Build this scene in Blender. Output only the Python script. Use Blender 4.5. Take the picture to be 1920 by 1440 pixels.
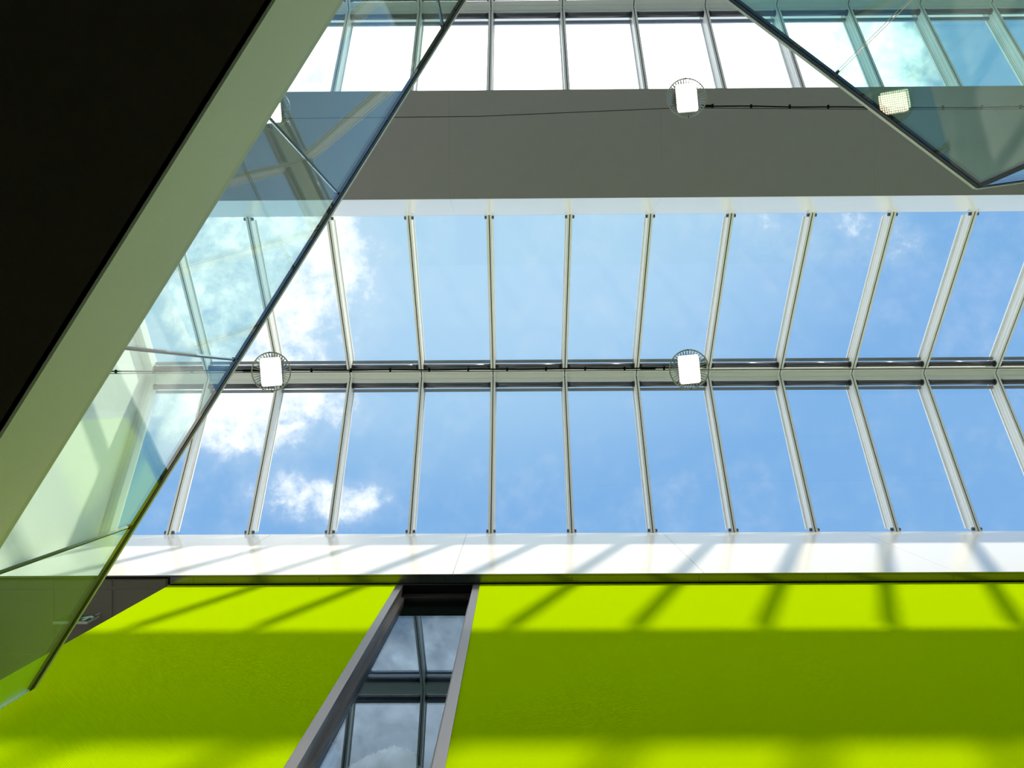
import bpy, bmesh, math, random
from mathutils import Vector, Matrix, noise

random.seed(7)
for o in list(bpy.data.objects):
    bpy.data.objects.remove(o, do_unlink=True)
S = bpy.context.scene
COL = S.collection
H = 1.5                      # eye height of the camera above the ground floor

# ------------------------------------------------------------------ camera
RX, RY, RZ = -7.60869e-03, 6.65666e-03, -5.75069e-03
def rot(rx, ry, rz):
    cx, sx, cy, sy, cz, sz = math.cos(rx), math.sin(rx), math.cos(ry), math.sin(ry), math.cos(rz), math.sin(rz)
    return (Matrix(((1, 0, 0), (0, cx, -sx), (0, sx, cx))) @ Matrix(((cy, 0, sy), (0, 1, 0), (-sy, 0, cy)))
            @ Matrix(((cz, -sz, 0), (sz, cz, 0), (0, 0, 1))))
R = rot(RX, RY, RZ)
cam_d = bpy.data.cameras.new('camera')
cam_d.sensor_width = 36.0
cam_d.lens = 1400.0 * 36.0 / 1920.0
cam_d.clip_start = 0.02
cam_d.clip_end = 200
cam = bpy.data.objects.new('camera', cam_d)
COL.objects.link(cam)
M = Matrix.Identity(4)
for i in range(3):
    M[i][0] = R[0][i]; M[i][1] = -R[1][i]; M[i][2] = -R[2][i]
M[2][3] = H
cam.matrix_world = M
S.camera = cam

# ------------------------------------------------------------------ exposure
S.view_settings.view_transform = 'Standard'
S.view_settings.look = 'None'
S.view_settings.gamma = 1.0
S.view_settings.use_curve_mapping = False
S.view_settings.exposure = 0.50

# ------------------------------------------------------------------ node helpers
class NT:
    def __init__(self, tree):
        self.t = tree; self.n = tree.nodes; self.l = tree.links
    def new(self, kind, **kw):
        nd = self.n.new(kind)
        for k, v in kw.items():
            setattr(nd, k, v)
        return nd
    def put(self, sock, v):
        if isinstance(v, bpy.types.NodeSocket):
            self.l.new(v, sock)
        else:
            sock.default_value = v
    def math(self, op, a, b=0.0, c=0.0, clamp=False):
        nd = self.new('ShaderNodeMath', operation=op, use_clamp=clamp)
        self.put(nd.inputs[0], a); self.put(nd.inputs[1], b); self.put(nd.inputs[2], c)
        return nd.outputs[0]
    def smooth(self, v, lo, hi, a=0.0, b=1.0):
        nd = self.new('ShaderNodeMapRange', interpolation_type='SMOOTHSTEP')
        self.put(nd.inputs['Value'], v); self.put(nd.inputs['From Min'], lo); self.put(nd.inputs['From Max'], hi)
        self.put(nd.inputs['To Min'], a); self.put(nd.inputs['To Max'], b)
        return nd.outputs['Result']
    def noise(self, vec, scale, detail=5.0, rough=0.5, dist=0.0):
        nd = self.new('ShaderNodeTexNoise')
        if vec is not None: self.l.new(vec, nd.inputs['Vector'])
        nd.inputs['Scale'].default_value = scale; nd.inputs['Detail'].default_value = detail
        nd.inputs['Roughness'].default_value = rough; nd.inputs['Distortion'].default_value = dist
        return nd.outputs['Fac']
    def mix(self, fac, a, b):
        nd = self.new('ShaderNodeMix', data_type='RGBA')
        self.put(nd.inputs[0], fac); self.put(nd.inputs[6], a); self.put(nd.inputs[7], b)
        return nd.outputs[2]

# ------------------------------------------------------------------ sky
SKY_GAIN = 0.70
W = bpy.data.worlds.new('sky'); S.world = W
W.use_nodes = True
nt = NT(W.node_tree); nt.n.clear()
tc = nt.new('ShaderNodeTexCoord')
sep = nt.new('ShaderNodeSeparateXYZ'); nt.l.new(tc.outputs['Generated'], sep.inputs[0])
zc = nt.math('MAXIMUM', sep.outputs[2], 0.06)
u = nt.math('DIVIDE', sep.outputs[0], zc)
v = nt.math('DIVIDE', sep.outputs[1], zc)
cmb = nt.new('ShaderNodeCombineXYZ'); nt.l.new(u, cmb.inputs[0]); nt.l.new(v, cmb.inputs[1])
uv = cmb.outputs[0]
n_big = nt.noise(uv, 2.2, 3.0, 0.5, 0.3)
n_mid = nt.noise(uv, 11.0, 10.0, 0.66, 0.2)
n_fine = nt.noise(uv, 34.0, 8.0, 0.62, 0.2)
def blob(cu, cv, ru, rv, ang=0.0):
    du = nt.math('SUBTRACT', u, cu); dv = nt.math('SUBTRACT', v, cv)
    ca, sa = math.cos(ang), math.sin(ang)
    a = nt.math('ADD', nt.math('MULTIPLY', du, ca / ru), nt.math('MULTIPLY', dv, sa / ru))
    b = nt.math('ADD', nt.math('MULTIPLY', du, -sa / rv), nt.math('MULTIPLY', dv, ca / rv))
    d2 = nt.math('ADD', nt.math('MULTIPLY', a, a), nt.math('MULTIPLY', b, b))
    return nt.smooth(d2, 0.0, 1.0, 1.0, 0.0)
# cumulus over the left bays, a bright bank over the far skylight, a few wisps
cover = nt.math('MULTIPLY', blob(-0.36, -0.17, 0.25, 0.23), 0.355)
for b in ((-0.37, 0.025, 0.21, 0.09, 0.0, 0.28), (-0.28, 0.145, 0.15, 0.05, 0.1, 0.20),
          (-0.06, -0.50, 0.52, 0.28, 0.0, 0.66), (0.36, -0.46, 0.30, 0.20, 0.35, 0.55),
          (0.40, -0.215, 0.20, 0.06, 0.15, 0.17), (0.10, 0.145, 0.5, 0.08, 0.0, 0.08)):
    cover = nt.math('ADD', cover, nt.math('MULTIPLY', blob(*b[:5]), b[5]))
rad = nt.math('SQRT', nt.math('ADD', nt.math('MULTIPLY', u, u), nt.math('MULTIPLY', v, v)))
cover = nt.math('ADD', cover, nt.smooth(rad, 0.6, 2.2, 0.0, 0.48))   # extra cloud towards the horizon, mostly out of view, added to brighten the interior
field = nt.math('ADD', nt.math('MULTIPLY', n_mid, 0.64), nt.math('MULTIPLY', n_fine, 0.36))
field = nt.math('ADD', field, nt.math('MULTIPLY', nt.math('SUBTRACT', n_big, 0.5), 0.30))
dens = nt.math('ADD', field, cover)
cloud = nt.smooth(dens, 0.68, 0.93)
veil = nt.smooth(dens, 0.46, 0.95, 0.0, 0.36)
pale = nt.math('MULTIPLY', blob(-0.15, -0.30, 0.75, 0.50), 0.85)
hor = nt.smooth(sep.outputs[2], 0.0, 0.6, 1.0, 0.0)
pale = nt.math('MAXIMUM', pale, nt.math('MULTIPLY', hor, 0.8))
blue = nt.mix(pale, (0.228, 0.475, 0.86, 1), (0.52, 0.78, 1.00, 1))
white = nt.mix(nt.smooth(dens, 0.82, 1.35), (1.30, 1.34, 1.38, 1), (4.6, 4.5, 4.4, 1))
col = nt.mix(veil, blue, (0.95, 1.02, 1.10, 1))
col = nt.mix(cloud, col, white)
# ground below the horizon
below = nt.smooth(sep.outputs[2], -0.04, 0.0, 1.0, 0.0)
col = nt.mix(below, col, (0.22, 0.22, 0.20, 1))
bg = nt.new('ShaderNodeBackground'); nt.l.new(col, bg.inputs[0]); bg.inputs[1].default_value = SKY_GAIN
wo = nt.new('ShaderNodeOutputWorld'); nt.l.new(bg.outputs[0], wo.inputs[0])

# ------------------------------------------------------------------ sun
SUN_DIR = Vector((-0.68, 1.0, -0.855))
sd = bpy.data.lights.new('sun', 'SUN'); sd.energy = 3.0; sd.angle = math.radians(1.7); sd.color = (1.0, 0.87, 0.68)
so = bpy.data.objects.new('sun', sd); COL.objects.link(so)
so.rotation_euler = SUN_DIR.to_track_quat('-Z', 'Y').to_euler(); so.location = (6, -9, 14)

# ------------------------------------------------------------------ materials
def mat(name):
    m = bpy.data.materials.new(name); m.use_nodes = True
    t = NT(m.node_tree); t.n.clear()
    out = t.new('ShaderNodeOutputMaterial')
    return m, t, out
def principled(name, color, rough=0.5, metal=0.0, spec=0.5, var=0.04, scale=6.0, bump=0.0, bscale=80.0, coat=0.0, coat_rough=0.1, aniso=None):
    m, t, out = mat(name)
    p = t.new('ShaderNodeBsdfPrincipled')
    g = t.new('ShaderNodeTexCoord')
    n = t.noise(g.outputs['Object'], scale, 4.0)
    c2 = tuple(max(0.0, c * (1 - 2 * var)) for c in color) + (1,)
    c1 = tuple(c * (1 + var) for c in color) + (1,)
    t.l.new(t.mix(n, c2, c1), p.inputs['Base Color'])
    p.inputs['Roughness'].default_value = rough
    p.inputs['Metallic'].default_value = metal
    p.inputs['Specular IOR Level'].default_value = spec
    p.inputs['Coat Weight'].default_value = coat
    p.inputs['Coat Roughness'].default_value = coat_rough
    if bump:
        b = t.new('ShaderNodeBump'); b.inputs['Strength'].default_value = bump; b.inputs['Distance'].default_value = 0.01
        t.l.new(t.noise(g.outputs['Object'], bscale, 3.0), b.inputs['Height'])
        t.l.new(b.outputs[0], p.inputs['Normal'])
    t.l.new(p.outputs[0], out.inputs[0])
    return m
def glass(name, tint, f0=0.04, wave=0.0, refl=(1, 1, 1), dust=0.0):
    """thin architectural glass: tinted straight transmission plus a mirror reflection by Fresnel"""
    m, t, out = mat(name)
    tr = t.new('ShaderNodeBsdfTransparent'); tr.inputs[0].default_value = tint + (1,)
    gl = t.new('ShaderNodeBsdfGlossy'); gl.inputs['Roughness'].default_value = 0.0
    gl.inputs[0].default_value = refl + (1,)
    lw = t.new('ShaderNodeLayerWeight'); lw.inputs['Blend'].default_value = 0.5
    if wave:
        g = t.new('ShaderNodeTexCoord')
        b = t.new('ShaderNodeBump'); b.inputs['Strength'].default_value = wave; b.inputs['Distance'].default_value = 0.01
        t.l.new(t.noise(g.outputs['Object'], 2.5, 1.0), b.inputs['Height'])
        t.l.new(b.outputs[0], gl.inputs['Normal'])
    p5 = t.math('POWER', lw.outputs['Facing'], 5.0)
    fr = t.math('MULTIPLY_ADD', p5, 1.0 - f0, f0)
    mx = t.new('ShaderNodeMixShader')
    t.l.new(fr, mx.inputs[0]); t.l.new(tr.outputs[0], mx.inputs[1]); t.l.new(gl.outputs[0], mx.inputs[2])
    if dust:                                  # a thin film of dust on the glass
        df = t.new('ShaderNodeBsdfDiffuse'); df.inputs[0].default_value = (0.75, 0.78, 0.74, 1)
        tl = t.new('ShaderNodeBsdfTranslucent'); tl.inputs[0].default_value = (0.75, 0.78, 0.74, 1)
        ad = t.new('ShaderNodeMixShader'); ad.inputs[0].default_value = 0.5
        t.l.new(df.outputs[0], ad.inputs[1]); t.l.new(tl.outputs[0], ad.inputs[2])
        g2 = t.new('ShaderNodeTexCoord')
        dn = t.math('MULTIPLY', t.noise(g2.outputs['Object'], 5.0, 5.0), 2 * dust)
        m2 = t.new('ShaderNodeMixShader'); t.l.new(dn, m2.inputs[0])
        t.l.new(mx.outputs[0], m2.inputs[1]); t.l.new(ad.outputs[0], m2.inputs[2])
        mx = m2
    t.l.new(mx.outputs[0], out.inputs[0])
    return m

def fabric(name):
    m, t, out = mat(name)
    p = t.new('ShaderNodeBsdfPrincipled')
    g = t.new('ShaderNodeTexCoord')
    s = t.new('ShaderNodeSeparateXYZ'); t.l.new(g.outputs['Object'], s.inputs[0])
    wx = t.math('SINE', t.math('MULTIPLY', s.outputs[0], 2 * math.pi / 0.0125))
    wz = t.math('SINE', t.math('MULTIPLY', s.outputs[2], 2 * math.pi / 0.0125))
    w = t.math('MULTIPLY_ADD', t.math('MULTIPLY', wx, wz), 0.5, 0.5)
    n = t.noise(g.outputs['Object'], 1.4, 4.0)
    c = t.mix(w, (0.375, 0.58, 0.0, 1), (0.49, 0.74, 0.0, 1))
    c = t.mix(t.math('MULTIPLY', n, 0.10), c, (0.40, 0.64, 0.0, 1))
    t.l.new(c, p.inputs['Base Color'])
    p.inputs['Roughness'].default_value = 0.85; p.inputs['Specular IOR Level'].default_value = 0.0
    b = t.new('ShaderNodeBump'); b.inputs['Strength'].default_value = 0.35; b.inputs['Distance'].default_value = 0.004
    t.l.new(w, b.inputs['Height']); t.l.new(b.outputs[0], p.inputs['Normal'])
    t.l.new(p.outputs[0], out.inputs[0])
    return m

def led(name):
    m, t, out = mat(name)
    g = t.new('ShaderNodeTexCoord')
    s = t.new('ShaderNodeSeparateXYZ'); t.l.new(g.outputs['Object'], s.inputs[0])
    P = 0.0199
    def cell(x):
        f = t.math('FRACT', t.math('ADD', t.math('DIVIDE', x, P), 50.5))
        return t.math('ABSOLUTE', t.math('SUBTRACT', f, 0.5))
    a, b = cell(s.outputs[0]), cell(s.outputs[1])
    d = t.math('SQRT', t.math('ADD', t.math('MULTIPLY', a, a), t.math('MULTIPLY', b, b)))
    st = t.smooth(d, 0.18, 0.48, 22.0, 3.0)
    e = t.new('ShaderNodeEmission'); e.inputs[0].default_value = (1.0, 0.86, 0.58, 1)
    t.l.new(st, e.inputs[1]); t.l.new(e.outputs[0], out.inputs[0])
    return m

MT = {}
MT['white'] = principled('white_gloss_panel', (0.94, 0.94, 0.94), rough=0.16, spec=0.6, var=0.01)
MT['plaster'] = principled('white_plaster', (0.90, 0.90, 0.88), rough=0.55, var=0.015, bump=0.03)
MT['beam'] = principled('beam_soffit_paint', (0.40, 0.37, 0.40), rough=0.6, spec=0.3, var=0.02)
MT['alu'] = principled('painted_aluminium', (0.86, 0.88, 0.86), rough=0.35, var=0.015)
MT['gasket'] = principled('black_rubber', (0.012, 0.012, 0.012), rough=0.5, var=0.1)
MT['tube'] = principled('dark_glossy_tube', (0.05, 0.055, 0.07), rough=0.18, spec=0.7, var=0.03)
MT['tubebar'] = principled('grey_blue_bar', (0.30, 0.34, 0.42), rough=0.25, spec=0.6, var=0.03)
MT['stop'] = principled('dark_grey_plastic', (0.09, 0.10, 0.11), rough=0.35, var=0.05)
MT['pane'] = glass('skylight_glass', (0.975, 0.985, 0.98), 0.012)
MT['guard'] = glass('pale_green_guard_glass', (0.83, 0.95, 0.905), 0.045, dust=0.012)
MT['guard2'] = glass('green_tinted_guard_glass', (0.72, 0.93, 0.87), 0.035, dust=0.008)
MT['edge'] = principled('polished_glass_edge', (0.93, 1.0, 0.95), rough=0.6, spec=0.2, var=0.03)
MT['cap'] = principled('satin_steel_cap', (0.62, 0.62, 0.59), rough=0.45, metal=0.3, var=0.02)
MT['capdark'] = principled('dark_rail_gasket', (0.010, 0.011, 0.012), rough=0.45, spec=0.35, var=0.05)
MT['fascia'] = principled('fascia_plaster', (0.76, 0.73, 0.78), rough=0.6, var=0.04, scale=1.5, bump=0.06, bscale=160)
MT['strip'] = principled('pale_base_strip', (0.62, 0.62, 0.59), rough=0.45, var=0.02)
MT['soffit'] = principled('dark_brown_soffit', (0.080, 0.055, 0.065), rough=0.8, spec=0.15, var=0.06)
MT['green'] = fabric('lime_fabric')
MT['metal'] = principled('dark_satin_metal', (0.17, 0.17, 0.165), rough=0.2, metal=0.9, var=0.02)
MT['jamb'] = principled('grey_window_metal', (0.13, 0.13, 0.14), rough=0.3, metal=0.6, var=0.02)
MT['frame'] = principled('brown_black_frame', (0.035, 0.030, 0.027), rough=0.35, var=0.05)
MT['black'] = principled('black_recess', (0.006, 0.006, 0.006), rough=0.9, spec=0.1, var=0.05)
MT['wglass'] = glass('coated_window_glass', (0.80, 0.84, 0.86), 0.03, refl=(0.50, 0.66, 0.84))
MT['ctile'] = principled('dark_ceiling_tile', (0.175, 0.165, 0.145), rough=0.8, spec=0.2, var=0.04, bump=0.05, bscale=200)
MT['cgrid'] = principled('ceiling_grid', (0.15, 0.145, 0.135), rough=0.7, var=0.03)
MT['floor'] = principled('pale_terrazzo', (0.74, 0.72, 0.68), rough=0.4, var=0.06, scale=30)
MT['room'] = principled('dim_room_paint', (0.10, 0.10, 0.10), rough=0.8, var=0.03)
MT['roof'] = principled('roof_membrane', (0.35, 0.35, 0.34), rough=0.9, var=0.05)
MT['lampmetal'] = principled('lamp_aluminium', (0.40, 0.41, 0.39), rough=0.4, metal=0.3, var=0.03)
MT['led'] = led('warm_led_array')
MT['cable'] = principled('black_cable', (0.010, 0.010, 0.010), rough=0.9, spec=0.05, var=0.1)
MT['wire'] = principled('steel_wire', (0.03, 0.03, 0.03), rough=0.9, spec=0.05, var=0.05)
MT['sign'] = principled('exit_sign_green', (0.006, 0.11, 0.06), rough=0.35, var=0.03)
MT['signwhite'] = principled('sign_white', (0.80, 0.84, 0.82), rough=0.4, var=0.01)
MT['signcase'] = principled('sign_case_grey', (0.48, 0.48, 0.45), rough=0.4, var=0.02)
MT['cloth'] = principled('pale_cloth', (0.95, 0.86, 0.82), rough=0.9, spec=0.1, var=0.10, scale=9)
MT['bluecloth'] = principled('bright_blue_nylon', (0.05, 0.33, 0.80), rough=0.5, var=0.06, scale=8)

# ------------------------------------------------------------------ object helpers
WPOS = {}                    # world position of every linked part
def link(name, me, m, parent=None, loc=(0, 0, 0), ploc=None):
    o = bpy.data.objects.new(name, me); COL.objects.link(o)
    if m is not None and len(me.materials) == 0:
        me.materials.append(m)
    o.location = loc
    if parent is not None:
        o.parent = parent
        o.location = Vector(loc) - WPOS.get(parent.name, Vector(parent.location))
    WPOS[o.name] = Vector(loc)
    return o
def mesh(name, verts, faces, smooth=False):
    me = bpy.data.meshes.new(name)
    me.from_pydata([tuple(v) for v in verts], [], faces); me.update()
    bm = bmesh.new(); bm.from_mesh(me); bmesh.ops.recalc_face_normals(bm, faces=bm.faces)
    bm.to_mesh(me); bm.free()
    if smooth:
        for p in me.polygons: p.use_smooth = True
    return me
def prism_mesh(name, poly, a, b):
    """sweep: poly = list of points (Vectors) at start; a->b offset vector"""
    n = len(poly); d = Vector(b) - Vector(a)
    vs = [Vector(p) for p in poly] + [Vector(p) + d for p in poly]
    fs = [tuple(range(n)), tuple(range(2 * n - 1, n - 1, -1))] + [(i, (i + 1) % n, n + (i + 1) % n, n + i) for i in range(n)]
    return mesh(name, vs, fs)
def box_mesh(name, sx, sy, sz, bevel=0.0, center=True):
    bm = bmesh.new(); bmesh.ops.create_cube(bm, size=1.0)
    bmesh.ops.scale(bm, vec=(sx, sy, sz), verts=bm.verts)
    if bevel: bmesh.ops.bevel(bm, geom=bm.edges[:], offset=bevel, segments=2, profile=0.6, affect='EDGES')
    me = bpy.data.meshes.new(name); bm.to_mesh(me); bm.free(); return me
def box(name, x0, x1, y0, y1, z0, z1, m, parent=None, bevel=0.0):
    """box by its extents; z is measured from the eye level"""
    me = box_mesh(name, x1 - x0, y1 - y0, z1 - z0, bevel)
    return link(name, me, m, parent, ((x0 + x1) / 2, (y0 + y1) / 2, (z0 + z1) / 2 + H))
def tube_mesh(name, pts, r, seg=8, closed=False):
    pts = [Vector(p) for p in pts]; n = len(pts); vs, fs = [], []
    for i, p in enumerate(pts):
        if closed: d = pts[(i + 1) % n] - pts[i - 1]
        else: d = pts[min(i + 1, n - 1)] - pts[max(i - 1, 0)]
        d.normalize()
        up = Vector((0, 0, 1)) if abs(d.z) < 0.9 else Vector((1, 0, 0))
        s = d.cross(up).normalized(); t = s.cross(d)
        for k in range(seg):
            a = 2 * math.pi * k / seg
            vs.append(p + s * math.cos(a) * r + t * math.sin(a) * r)
    m = n if closed else n - 1
    for i in range(m):
        for k in range(seg):
            fs.append((i * seg + k, i * seg + (k + 1) % seg, ((i + 1) % n) * seg + (k + 1) % seg, ((i + 1) % n) * seg + k))
    if not closed:
        fs += [tuple(range(seg)), tuple(range(n * seg - 1, (n - 1) * seg - 1, -1))]
    return mesh(name, vs, fs, True)
def tag(o, label=None, cat=None, group=None, kind=None):
    if label: o['label'] = label
    if cat: o['category'] = cat
    if group: o['group'] = group
    if kind: o['kind'] = kind
    return o
def struct(o, label=None, cat=None):
    o['kind'] = 'structure'
    if label: o['label'] = label
    if cat: o['category'] = cat
    return o
def empty(name, loc):
    o = bpy.data.objects.new(name, None); COL.objects.link(o); o.location = loc
    o.empty_display_size = 0.1
    return o
def seg_mesh(name, p, q, half_l, half_r, z0, z1, bevel=0.0):
    """upright slab along plan segment p-q, offset half_l to the left and half_r to the right"""
    p, q = Vector(p), Vector(q); d = (q - p).normalized(); nrm = Vector((-d.y, d.x))
    c = [p + nrm * half_l, q + nrm * half_l, q - nrm * half_r, p - nrm * half_r]
    base = Vector(((p.x + q.x) / 2, (p.y + q.y) / 2, (z0 + z1) / 2 + H))
    vs = [Vector((k.x, k.y, z0 + H)) - base for k in c] + [Vector((k.x, k.y, z1 + H)) - base for k in c]
    fs = [(0, 1, 2, 3), (7, 6, 5, 4)] + [(i, (i + 1) % 4, 4 + (i + 1) % 4, 4 + i) for i in range(4)]
    return mesh(name, vs, fs), base
def seg_box(name, p, q, hl, hr, z0, z1, m, parent=None):
    me, base = seg_mesh(name, p, q, hl, hr, z0, z1)
    return link(name, me, m, parent, base)

# ------------------------------------------------------------------ key dimensions (from eye level)
X0 = -0.3325                 # a rafter axis; rafters every metre
Y1, HW = -0.1964, 1.971      # ridge line and half width of the near skylight
Y2 = -5.358                  # ridge line of the far skylight
ZE, ZR = 9.23, 10.44         # underside of rafters at eave and at ridge
SL = (ZR - ZE) / HW
ZC = 7.21                    # lower edge of the white upstand above the wall
YC = Y1 + HW                 # face of the white upstand
YW = 1.87                    # face of the lime wall
ZB = 8.448                   # underside of the beam between the skylights
XL, XR = -5.19, 13.0         # side walls
YB = -9.0                    # back wall
YF = 6.0                     # outer wall behind the lime wall
G = 1.2
ZS0, ZS1, ZS2 = 2.26 * G, 2.634 * G, 3.74 * G   # upper floor: soffit, top of fascia, top of balustrade

# ------------------------------------------------------------------ room shell
struct(box('floor', -8.5, XR + .3, YB - .3, YF + .3, -H - 0.3, -H, MT['floor']), 'pale floor of the hall below')

# upper floor slab with the angular void the camera looks up through
V0 = Vector((-2.427, 1.474)) * G; VD = Vector((0.535, -0.845)).normalized()
VA = V0 + VD * ((YW - V0.y) / VD.y)                    # slab edge meets the lime wall
VBq = Vector((0.18, -2.64)) * G             # inner corner, out of frame
VCq = Vector((2.295, -0.996)) * G           # corner seen upper right
VE = VCq + Vector((0.991, -0.134)).normalized() * 11.0
polyS = [(-8.4, YW - .002), (VA.x, YW - .002), tuple(VBq), tuple(VCq), tuple(VE), (VE.x, YB + .01), (-8.4, YB + .01)]
def slab(name, poly, z0, z1, m, parent=None):
    me = prism_mesh(name, [(p[0], p[1], z0 + H) for p in poly], (0, 0, 0), (0, 0, z1 - z0))
    return link(name, me, m, parent)
fs = struct(slab('floor_slab', polyS, ZS0 + 0.004, ZS1 - 0.01, MT['floor']), 'upper floor slab with dark underside around the angular void')
slab('soffit', polyS, ZS0 - 0.002, ZS0 + 0.004, MT['soffit'], fs)
for nm, a, b in (('fascia', VA, VBq), ('fascia', VBq, VCq), ('fascia', VCq, VE)):
    seg_box(nm, a, b, 0.012, 0.02, ZS0 - 0.002, ZS1 - 0.034, MT['fascia'], fs)

# walls
gp = [(YF, ZS1 - .01), (YF, ZC + .2), (YC + .25, ZC + .2), (YC + .25, ZE + .07), (YC, ZE + .15), (Y1, ZR + .15), (Y1 - HW, ZE + .15),
      (Y2 + HW, ZE + .15), (Y2, ZR + .15), (Y2 - HW, ZE + .15), (YB, ZE + .07), (YB, ZS1 - .01)]
struct(link('wall_left', prism_mesh('wall_left', [(XL, a, b + H) for a, b in gp], (0, 0, 0), (-.2, 0, 0)), MT['plaster']), 'white gabled end wall closing the skylight bays')
struct(box('wall_back', -8.5, XR, YB - 0.2, YB, -H, 11.0, MT['plaster']), 'white plaster back wall')
struct(box('wall_right', XR, XR + 0.2, YB, YF, -H, 11.0, MT['plaster']), 'white plaster end wall far to the right')
struct(box('wall_left', -8.5, -8.4, YB, YF, -H, ZS1, MT['plaster']), 'plaster side wall of the hall below')
struct(box('wall_back', -8.5, XR, YF, YF + 0.2, -H, 7.6, MT['room']), 'outer wall of the rooms behind the lime wall')

# lime fabric wall with the tall slot window
WX0, WX1 = -1.167, -0.366     # outer edges of the window frame
WLX = -3.372                  # left end of the lime wall
ZW = ZC - 0.0
WBOT = 1.2
bm = bmesh.new()
def addbox(bm, x0, x1, y0, y1, z0, z1):
    r = bmesh.ops.create_cube(bm, size=1.0)
    bmesh.ops.scale(bm, vec=(x1 - x0, y1 - y0, z1 - z0), verts=r['verts'])
    bmesh.ops.translate(bm, vec=((x0 + x1) / 2, (y0 + y1) / 2, (z0 + z1) / 2 + H), verts=r['verts'])
addbox(bm, WLX, WX0, YW, YW + .16, -H, ZW - .012)
addbox(bm, WX1, XR, YW, YW + .16, -H, ZW - .012)
addbox(bm, WX0, WX1, YW, YW + .16, -H, WBOT)
me = bpy.data.meshes.new('wall_front'); bm.to_mesh(me); bm.free()
wf = struct(link('wall_front', me, MT['green']), 'lime green woven fabric wall below the skylight')
struct(box('wall_front', XL, WLX, YW + .001, YW + .16, -H, 3.0, MT['plaster']), 'low parapet beside the lime wall')
struct(box('wall_side', WLX, WLX + .12, YW + .16, YF, -H, ZC + .02, MT['plaster']), 'side wall of the room behind the lime wall')

# white upstand over the wall, in panels, and the dark metal soffit strip below it
ups = struct(box('wall_upstand', XL, XR, YC + 0.012, YC + 0.25, ZC + .16, ZE + 0.07, MT['white']), 'white upstand under the near skylight eave')
edges = [XL, -3.05, -0.63, 1.79, 4.21, 6.63, 9.05, 11.4, XR]
for a, b in zip(edges[:-1], edges[1:]):
    box('panel', a + .0028, b - .0028, YC, YC + 0.013, ZC, ZE + 0.012, MT['white'], ups)
tr = struct(box('trim_1', WLX - .0, XR, YC + .03, YW + .02, ZC + 0.012, ZC + .05, MT['black']), 'black shadow gap above the soffit strip')
box('lip', XL, XR, YC + .001, YC + .014, ZC - .004, ZC + .012, MT['metal'], tr)
x = WLX + .015
joint = [WLX + .008, -3.14, -1.92, -0.70, 0.52, 1.74, 2.96, 4.18, 5.40, 6.62, 7.84, 9.06, XR]
for a, b in zip(joint[:-1], joint[1:]):
    box('soffit_strip', a + .0015, b - .0015, YC + .018, YW - .010, ZC + 0.0, ZC + .012, MT['metal'], tr)

# corridor ceiling of dark tiles left of the lime wall
ce = struct(box('ceiling', XL, WLX - .012, YC + .03, YF, ZC + .035, ZC + .09, MT['cgrid']), 'dark tiled ceiling over the passage beside the lime wall')
TX = [-5.19, -5.07, -4.50, -3.93, WLX - .03]
TY = [YC + .035, 1.905, 2.53, 3.15, 3.77, 4.39, 5.01, 5.63]
for a, b in zip(TX[:-1], TX[1:]):
    for c, d in zip(TY[:-1], TY[1:]):
        if b - a > .04: box('tile', a + .014, b - .014, c + .014, d - .014, ZC + .027, ZC + .04, MT['ctile'], ce)
box('shadow_gap', XL, WLX + .004, YC + .0145, YC + .034, ZC + .006, ZC + .03, MT['black'], ce)
box('shadow_gap', WLX - .016, WLX + .004, YC + .034, YW - .004, ZC + .006, ZC + .03, MT['black'], ce)
struct(box('ceiling', WLX - .012, XR, YW + .16, YF, ZC + .05, ZC + .15, MT['room']), 'dim ceiling of the room behind the lime wall')
struct(box('roof', XL - .2, XR + .2, YC + 0.25, YF + .2, ZC + .2, ZE + 0.05, MT['roof']), 'flat roof above the passage and rooms')

# beam between the two skylights
bY0, bY1 = Y2 + HW - 0.015, Y1 - HW
be = struct(box('ceiling_beam', XL, XR, bY0 + .012, bY1 - .012, ZB + .012, ZE + .07, MT['beam']), 'deep beam with grey underside and white sides between skylights')
bed = [XL, -3.15, -0.75, 1.65, 4.05, 6.45, 8.85, 11.25, XR]
for a, b in zip(bed[:-1], bed[1:]):
    box('soffit_panel', a + .0006, b - .0006, bY0, bY1, ZB, ZB + .013, MT['beam'], be)
    box('side_panel', a + .0006, b - .0006, bY1 - .013, bY1, ZB + .013, ZE + .012, MT['white'], be)
    box('side_panel', a + .0006, b - .0006, bY0, bY0 + .013, ZB + .013, ZE + .012, MT['white'], be)
yE2 = Y2 - HW
struct(box('ceiling_far', XL, XR, YB, yE2, ZB, ZE + .07, MT['beam']), 'solid roof strip beyond the far skylight')

# ------------------------------------------------------------------ skylights
KS = list(range(-4, 13))
hw = 0.032
right = [(hw, 0), (hw, .052), (hw - .006, .052), (hw - .006, .058), (hw, .058), (hw, .122), (hw - .006, .122), (hw - .006, .128), (hw, .128), (hw, .185), (hw + .014, .185), (hw + .014, .215)]
prof = [(-.0065, .0), (-.0065, .02), (.0065, .02), (.0065, 0)] + right + [(-a, b) for a, b in reversed(right)]
def swept(name, prof, y0, z0, y1, z1):
    """profile in (x, vertical) swept from (y0,z0) to (y1,z1)"""
    n = len(prof)
    vs = [(a, y0, z0 + b) for a, b in prof] + [(a, y1, z1 + b) for a, b in prof]
    fs_ = [tuple(range(n)), tuple(range(2 * n - 1, n - 1, -1))] + [(i, (i + 1) % n, n + (i + 1) % n, n + i) for i in range(n)]
    return mesh(name, vs, fs_)
def cyl_x(name, r, l, seg=12):
    return tube_mesh(name, [(-l / 2, 0, 0), (l / 2, 0, 0)], r, seg)
stop_me = cyl_x('end_stop', .021, .028)
tube_me = cyl_x('roller_tube', .037, 0.912, 20)
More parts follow.
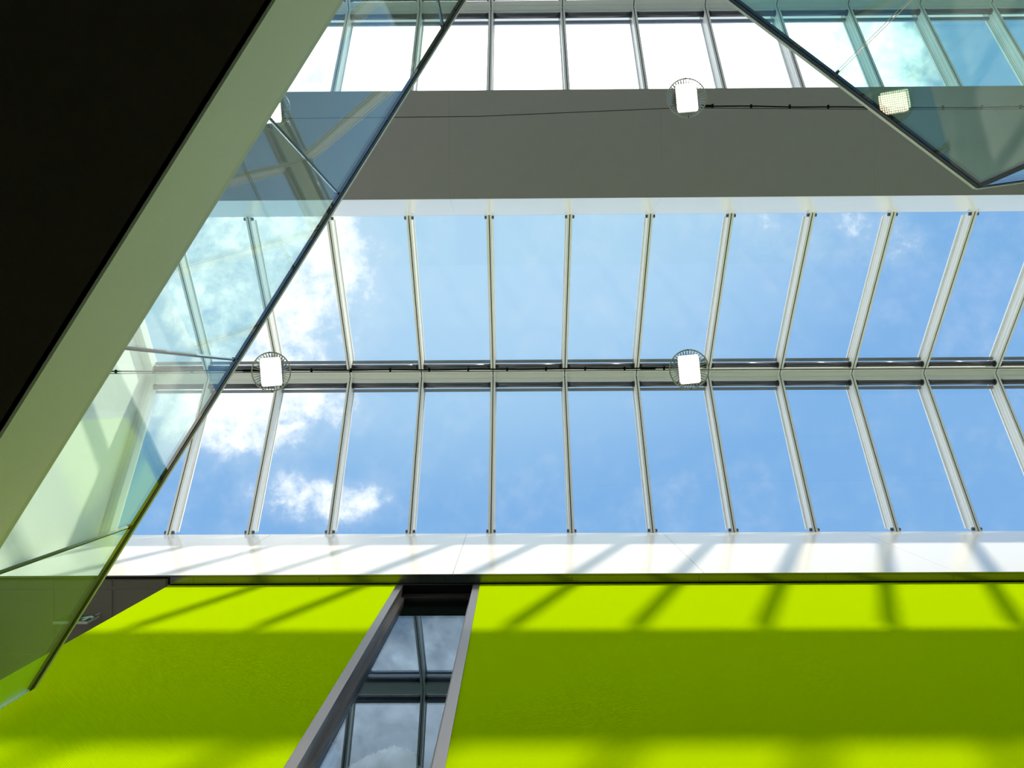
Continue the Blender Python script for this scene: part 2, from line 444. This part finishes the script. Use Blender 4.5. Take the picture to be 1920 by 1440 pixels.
cap_me = cyl_x('tube_cap', .042, .018, 20)
bar_me = box_mesh('transom', .936, .045, .035)
RM = {}
for sgn in (-1, 1):
    yo = sgn * HW
    dy = -yo; dz = ZR - ZE
    RM[sgn] = (swept('rafter', prof, 0, 0, dy, dz),
               swept('gasket', [(-.0065, .006), (-.0065, .02), (.0065, .02), (.0065, .006)], 0, 0, dy, dz),
               swept('pane', [(-.468, .150), (-.468, .174), (.468, .174), (.468, .150)], -sgn * -0.10, -0.10 * SL, dy, dz))
def skylight(name, yr, label):
    root = empty(name, (X0, yr, ZR + H)); struct(root, label)
    for sgn in (-1, 1):
        rme, gme, pme = RM[sgn]
        ye = yr + sgn * HW
        for k in KS:
            xk = X0 + k
            r = link('rafter', rme, MT['alu'], root, (xk, ye, ZE + H))
            link('gasket', gme, MT['gasket'], r, (xk, ye, ZE + H))
            for s in (-1, 1):
                link('end_stop', stop_me, MT['stop'], r, (xk + s * (hw + .012), ye - sgn * .022, ZE + .042 + H))
            if k == -4: continue
            link('pane', pme, MT['pane'], root, (xk - 0.5, ye, ZE + H))
        # short end bay beside the end wall
        xe = XL + .05
        endp = swept('rafter', [(-.05, 0), (.0, .0), (.0, .006), (.01, .006), (.01, 0), (.07, 0), (.07, .185), (-.05, .185)], 0, 0, -sgn * HW, ZR - ZE)
        link('rafter', endp, MT['alu'], root, (xe, ye, ZE + H))
        x1 = X0 - 4 - .032
        pm = swept('pane', [(xe - .04, .150), (xe - .04, .174), (x1, .174), (x1, .150)], sgn * .10, -.10 * SL, -sgn * HW, ZR - ZE)
        link('pane', pm, MT['pane'], root, (0, ye, ZE + H))
        # roller tubes along the ridge, one to a bay
        for k in KS:
            xm = X0 + k - .5; sc = 1.0
            if k == -4:
                xm = (xe + .07 + X0 - 4 - .032) / 2; sc = (X0 - 4 - .032 - xe - .07) / .936
            t = link('roller_tube', tube_me, MT['tube'], root, (xm, yr + sgn * .128, ZR - .035 + H))
            t.scale = (sc, 1, 1)
            for s in (-1, 1):
                c = link('tube_cap', cap_me, MT['gasket'], root, (xm + s * .456 * sc, yr + sgn * .128, ZR - .035 + H))
            b = link('transom', bar_me, MT['tubebar'], root, (xm, yr + sgn * .20, ZR + .03 + H)); b.scale = (sc, 1, 1)
    rp = [(-.088, -.028), (-.036, .004), (-.036, .009), (-.033, .009), (-.033, .004), (.033, .004), (.033, .009), (.036, .009), (.036, .004), (.088, -.028), (.088, .15), (.10, .20), (0, .27), (-.10, .20), (-.088, .15)]
    vs = [Vector((XL, a, b)) for a, b in rp]
    me = prism_mesh('ridge_beam', vs, (0, 0, 0), (XR - XL, 0, 0))
    link('ridge_beam', me, MT['alu'], root, (0, yr, ZR + H))
    # eave sills carrying the glass
    for sgn in (-1, 1):
        ye = yr + sgn * HW
        a, b = sorted((ye + sgn * .03, ye + sgn * .16))
        box('sill', XL, XR, a, b, ZE + .0705, ZE + .085, MT['alu'], root)
    return root
skylight('window_1', Y1, 'near ridge skylight with white rafters and clear panes, across the middle')
skylight('window_2', Y2, 'far ridge skylight with bright panes beyond the grey beam')

# ------------------------------------------------------------------ tall slot window in the lime wall
YG = 1.975
w3 = empty('window_3', ((WX0 + WX1) / 2, YW, WBOT + H)); struct(w3, 'tall narrow reflecting window in a grey metal frame')
for a, b in ((WX0, WX0 + .066), (WX1 - .066, WX1)):
    box('jamb', a, b, YW - .006, YW + .008, WBOT, ZC - .011, MT['jamb'], w3, bevel=.0015)
box('reveal', WX0, WX0 + .012, YW + .008, YG + .05, WBOT, ZC - .011, MT['frame'], w3) 
box('reveal', WX0 + .012, WX0 + .064, YW + .008, YG + .05, WBOT, ZC - .011, MT['jamb'], w3)
box('reveal', WX1 - .064, WX1, YW + .008, YG + .05, WBOT, ZC - .011, MT['jamb'], w3)
box('head', WX0 + .066, WX1 - .066, YW - .004, YW + .004, ZC - .020, ZC - .011, MT['jamb'], w3)
box('head', WX0 + .064, WX1 - .064, YW + .004, YG + .05, ZC - .020, ZC + .02, MT['black'], w3)
box('frame_bar', WX0 + .064, WX0 + .094, YG - .02, YG + .04, WBOT, ZC - .02, MT['frame'], w3)
box('frame_bar', WX1 - .094, WX1 - .064, YG - .02, YG + .04, WBOT, ZC - .02, MT['frame'], w3)
box('frame_bar', WX0 + .094, WX1 - .094, YG - .02, YG + .04, ZC - .16, ZC - .02, MT['frame'], w3)
box('frame_bar', WX0 + .094, WX1 - .094, YG - .02, YG + .04, WBOT, WBOT + .06, MT['frame'], w3)
box('pane', WX0 + .09, WX1 - .09, YG, YG + .012, WBOT + .05, ZC - .15, MT['wglass'], w3)
# inner window ledge with things on it
ZL = 3.98
struct(box('trim_2', WX0 - .3, WX1 + .3, YG + .06, YG + .50, ZL - .04, ZL, MT['room']), 'ledge behind the slot window')

# ------------------------------------------------------------------ balustrades
def balustrade(name, runs, label, base_loc, edge_first=True, clear_joint=False):
    """runs: list of lists of plan points (panel boundaries) along one straight run"""
    root = empty(name, (base_loc.x, base_loc.y, ZS1 + H)); tag(root, label, 'balustrade')
    T = .0085
    for run in runs:
        for i in range(len(run) - 1):
            a, b = Vector(run[i]), Vector(run[i + 1]); d = (b - a).normalized(); g = .006
            seg_box('glass_panel', a + d * g, b - d * g, T, T, ZS1 - .03, ZS2 - .02, MT['guard2' if clear_joint else 'guard'], root)
        for i in range(1, len(run) - 1):
            a = Vector(run[i]); d = (Vector(run[i + 1]) - Vector(run[i - 1])).normalized()
            if clear_joint:
                for s in (-1, 1):
                    jt = seg_box('joint', a + d * (s * .006 - .0007), a + d * (s * .006 + .0007), T, T, ZS1, ZS2 - .05, MT['edge'], root)
            else:
                jt = seg_box('joint', a - d * .0058, a + d * .0058, T - .001, T - .001, ZS1, ZS2 - .05, MT['tube'], root)
            seg_box('joint_clip', a - d * .009, a + d * .009, T + .003, T + .003, ZS2 - .095, ZS2 - .064, MT['capdark'], jt)
        p, q = Vector(run[0]), Vector(run[-1])
        seg_box('rail_gasket', p, q, .0115, .0115, ZS2 - .058, ZS2 - .027, MT['capdark'], root)
        L = (q - p).length; n = max(1, round(L / 2.1)); dd = (q - p) / n
        for i in range(n):
            e = dd.normalized() * .001
            seg_box('top_rail', p + dd * i + e, p + dd * (i + 1) - e, .0135, .0135, ZS2 - .027, ZS2, MT['cap'], root)
        seg_box('base_channel', p, q, .0125, .0125, ZS1 - .034, ZS1, MT['strip'], root)
    return root
# left run: panel joints about 0.97 m apart, ending with a free polished edge near the lime wall
LP = [V0 + VD * t for t in (0.0, 0.958 * G, 1.930 * G, 2.897 * G, 3.872 * G, 4.79 * G)]
bl = balustrade('glass_balustrade', [LP], 'green tinted glass balustrade with dark rail running diagonally at left', V0)
seg_box('glass_edge', V0 - VD * .004, V0 + VD * .005, .0088, .0088, ZS1 - .03, ZS2 - .055, MT['edge'], bl)
D1 = (VBq - VCq).normalized(); D2 = (VE - VCq).normalized()
RP1 = [VCq + D1 * t for t in (0.0, 0.902 * G, 1.80 * G, 2.62 * G)]
RP2 = [VCq + D2 * t for t in (0.0, 0.95, 1.9, 2.85, 3.8, 4.75)]
br = balustrade('glass_balustrade', [RP1, RP2], 'green tinted glass balustrade with pointed corner at upper right', VCq, clear_joint=True)
seg_box('corner_post', VCq - D1 * .004, VCq + D1 * .02, .010, .010, ZS1, ZS2 - .03, MT['capdark'], br)
seg_box('corner_post', VCq + D2 * .004, VCq + D2 * .02, .010, .010, ZS1, ZS2 - .03, MT['capdark'], br)

# ------------------------------------------------------------------ hanging lamps
GL = G * 0.993
ZL0 = 5.70 * GL
def rounded(w, h, r, n=5):
    pts = []
    for cx, cy, a0 in ((w / 2 - r, h / 2 - r, 0), (-w / 2 + r, h / 2 - r, 90), (-w / 2 + r, -h / 2 + r, 180), (w / 2 - r, -h / 2 + r, 270)):
        for i in range(n + 1):
            a = math.radians(a0 + 90 * i / n); pts.append((cx + r * math.cos(a), cy + r * math.sin(a)))
    return pts
def flat(name, pts, z0, z1):
    return prism_mesh(name, [(a, b, z0) for a, b in pts], (0, 0, 0), (0, 0, z1 - z0))
led_me = flat('led_panel', rounded(.186, .256, .026), 0.0, .006)
frm_me = flat('panel_frame', rounded(.198, .268, .031), .004, .028)
RR = .177
ring_me = tube_me2 = tube_mesh('rim', [(RR * math.cos(2 * math.pi * i / 48), RR * math.sin(2 * math.pi * i / 48), 0) for i in range(48)], .0062, 6, True)
body_pts = [(.080, .028), (.085, .10), (.05, .16), (.02, .17)]
def lathe(name, prof_, seg=24):
    vs, fs_ = [], []
    for r, z in prof_:
        for k in range(seg):
            a = 2 * math.pi * k / seg; vs.append((r * math.cos(a), r * math.sin(a), z))
    for i in range(len(prof_) - 1):
        for k in range(seg):
            fs_.append((i * seg + k, i * seg + (k + 1) % seg, (i + 1) * seg + (k + 1) % seg, (i + 1) * seg + k))
    fs_ += [tuple(range(seg)), tuple(range(len(prof_) * seg - 1, (len(prof_) - 1) * seg - 1, -1))]
    return mesh(name, vs, fs_, True)
body_me = lathe('heat_sink', body_pts)
fin_me = mesh('fin', [(.082, -.0028, .02), (RR, -.0022, .0), (RR, -.0022, .012), (.074, -.0028, .10),
                      (.082, .0028, .02), (RR, .0022, .0), (RR, .0022, .012), (.074, .0028, .10)],
              [(0, 1, 2, 3), (7, 6, 5, 4), (0, 4, 5, 1), (1, 5, 6, 2), (2, 6, 7, 3), (3, 7, 4, 0)])
knob_me = tube_mesh('rim_screw', [(0, 0, -.008), (0, 0, .012)], .007, 10)
hook_me = tube_mesh('hanger', [(0, 0, .165), (0, 0, .215), (.012, 0, .235), (0, 0, .25), (-.012, 0, .235), (0, 0, .215)], .0035, 6)
def lamp(xc, yc, rz, tilt, label, zl=ZL0):
    t = empty('pendant_lamp', (xc, yc, zl + H)); t.rotation_euler = (tilt[0], tilt[1], rz)
    tag(t, label, 'lamp', 'round lamps hung on wires')
    def part(nm, me, m, loc=(0, 0, 0), rzz=0.0, par=None):
        o = bpy.data.objects.new(nm, me); COL.objects.link(o)
        if len(me.materials) == 0: me.materials.append(m)
        o.parent = par or t; o.location = loc; o.rotation_euler = (0, 0, rzz); return o
    part('led_panel', led_me, MT['led']); part('panel_frame', frm_me, MT['lampmetal'])
    rim = part('rim', ring_me, MT['lampmetal'], (0, 0, .006)); hs = part('heat_sink', body_me, MT['lampmetal'])
    for i in range(40):
        part('fin', fin_me, MT['lampmetal'], (0, 0, .006), 2 * math.pi * (i + .5) / 40, hs)
    for s in (-1, 1): part('rim_screw', knob_me, MT['stop'], (0, s * RR, -.002), 0, rim)
    part('hanger', hook_me, MT['wire'])
    return t
LAMPS = [(-1.882 * GL, -.148 * GL, -.07, (0, .0), 'lit lamp below the near skylight ridge, nearest the left glass balustrade'),
         (1.315 * GL, -.148 * GL, -.09, (0, 0), 'lit lamp below the near skylight ridge, right of centre'),
         (1.312 * GL, -2.225 * GL, -.08, (0, 0), 'lit lamp in front of the grey beam, clear of the glass'),
         (-1.880 * GL, -2.165 * GL, -.08, (0, 0), 'lit lamp partly hidden by the sloping fascia, behind the left glass')]
for L in LAMPS: lamp(*L)

# wires and cables the lamps hang on
WZ = ZL0 + .245
def wy(row, x):
    a, b = LAMPS[row[0]], LAMPS[row[1]]
    x = min(max(x, a[0]), b[0])
    return a[1] + (b[1] - a[1]) * (x - a[0]) / (b[0] - a[0])
def wz(row, x):
    a, b = LAMPS[row[0]][0], LAMPS[row[1]][0]
    return WZ + min(.10, .042 * min(abs(x - a), abs(x - b)))     # the wire dips where a lamp pulls it down
def line(name, row, dy, z, x0, x1, r, m, label, cat, n=60, wob=0.0):
    pts = []
    for i in range(n + 1):
        xx = x0 + (x1 - x0) * i / n
        pts.append((xx, wy(row, xx) + dy + wob * math.sin(7.3 * xx + 1.1), wz(row, xx) + H + wob * math.sin(5.1 * xx)))
    return tag(link(name, tube_mesh(name, pts, r, 6), m), label, cat)
NEAR, FAR = (0, 1), (3, 2)
line('catenary_wire', NEAR, 0, WZ, XL, XR, .0035, MT['wire'], 'thin steel wire stretched below the near skylight ridge', 'wire')
line('catenary_wire', FAR, 0, WZ, XL, XR, .0035, MT['wire'], 'thin steel wire stretched below the grey beam', 'wire')
clip_me = box_mesh('clip', .018, .034, .018, .003)
plug_me = tube_mesh('plug', [(-.07, 0, 0), (-.035, 0, 0), (.035, 0, .0), (.07, 0, 0)], .013, 8)
def power(row, x0, x1, px, label):
    root = line('power_cable', row, -.0185, WZ, x0, x1, .0068, MT['cable'], label, 'cable', 60, .0025)
    x = x0 + .25
    while x < x1 - .1:
        link('clip', clip_me, MT['cable'], root, (x, wy(row, x) - .020, wz(row, x) + H)); x += .37
    link('plug', plug_me, MT['cable'], root, (px, wy(row, px) - .0185, wz(row, px) + H))
power(NEAR, XL, LAMPS[0][0] - .05, LAMPS[0][0] - .28, 'black cable clipped to the wire left of the near ridge lamps')
power(NEAR, LAMPS[0][0] + .05, LAMPS[1][0] - .05, LAMPS[1][0] - .33, 'black cable clipped between the two near ridge lamps')
power(FAR, LAMPS[2][0] + .05, 9.0, LAMPS[2][0] + .24, 'black cable clipped to the wire across the grey beam')

# ------------------------------------------------------------------ exit sign in the passage
ex = empty('exit_sign', (-4.17, 2.14, 7.02 + H)); tag(ex, 'small green exit sign with white arrow under the dark tiled ceiling', 'sign')
sx0, sx1, sy = -4.33, -4.005, 2.135
box('case', sx0, sx1, sy, sy + .022, 6.93, 7.13, MT['signcase'], ex, bevel=.004)
sf = box('sign_face', sx0 + .008, sx1 - .008, sy - .004, sy + .002, 6.945, 7.122, MT['sign'], ex)
ar = [(a * 1.2, b * 1.2) for a, b in [(-.012, -.06), (.012, -.06), (.012, .015), (.042, -.012), (.042, .022), (0, .062), (-.042, .022), (-.042, -.012), (-.012, .015)]]
me = prism_mesh('arrow', [(a, 0, b) for a, b in ar], (0, 0, 0), (0, .004, 0))
link('arrow', me, MT['signwhite'], sf, (-4.065, sy - .006, 7.033 + H))
for xx in (sx0 + .05, sx1 - .05):
    box('bracket', xx - .01, xx + .01, sy + .006, sy + .018, 7.13, ZC + .02, MT['signcase'], ex)

# ------------------------------------------------------------------ things on the ledge behind the slot window
def cloth(name, cx, cy, sx, sy, hgt, m, label, seed, cat='cloth'):
    n, mrows = 40, 26; vs, fs_ = [], []
    for j in range(mrows + 1):
        for i in range(n + 1):
            a, b = i / n * 2 - 1, j / mrows * 2 - 1
            rad = max(0.0, 1 - (abs(a) ** 2.4 + abs(b) ** 2.4))
            q = Vector((a * 1.6 + seed, b * 1.2, seed * .3))
            fold = abs(noise.noise(Vector((q.x * .9, q.y * 5.0 + q.x * 2.2, 2.0))))
            z = hgt * (rad ** .40) * (.70 + .30 * noise.noise(q * .9) + .55 * fold)
            vs.append((cx + a * sx + .03 * noise.noise(q * 2), cy + b * sy, ZL + z + H + .002))
    for j in range(mrows):
        for i in range(n):
            k = j * (n + 1) + i; fs_.append((k, k + 1, k + n + 2, k + n + 1))
    me = mesh(name, vs, fs_, True)
    o = link(name, me, m)
    md = o.modifiers.new('thick', 'SOLIDIFY'); md.thickness = .004; md.offset = -1
    return tag(o, label, cat), vs, n + 1
cloth('folded_blanket', -.76, YG + .20, .235, .14, .52, MT['cloth'], 'crumpled pale blanket behind the glass at the foot of the slot window', 2.3, 'blanket')
bb, bvs, bw = cloth('nylon_bag', -1.12, YG + .16, .07, .10, .52, MT['bluecloth'], 'bright blue bag behind the glass left of the pale blanket', 5.1, 'bag')
mark_me = box_mesh('white_mark', .004, .022, .003)
for i, (gi, gj) in enumerate(((12, 9), (16, 8), (20, 9), (24, 8))):
    p = Vector(bvs[gj * bw + gi]); o = link('white_mark', mark_me, MT['signwhite'], bb, p + Vector((0, -.002, .004)))
    o.rotation_euler = (.9, 0, .25 - .2 * i)
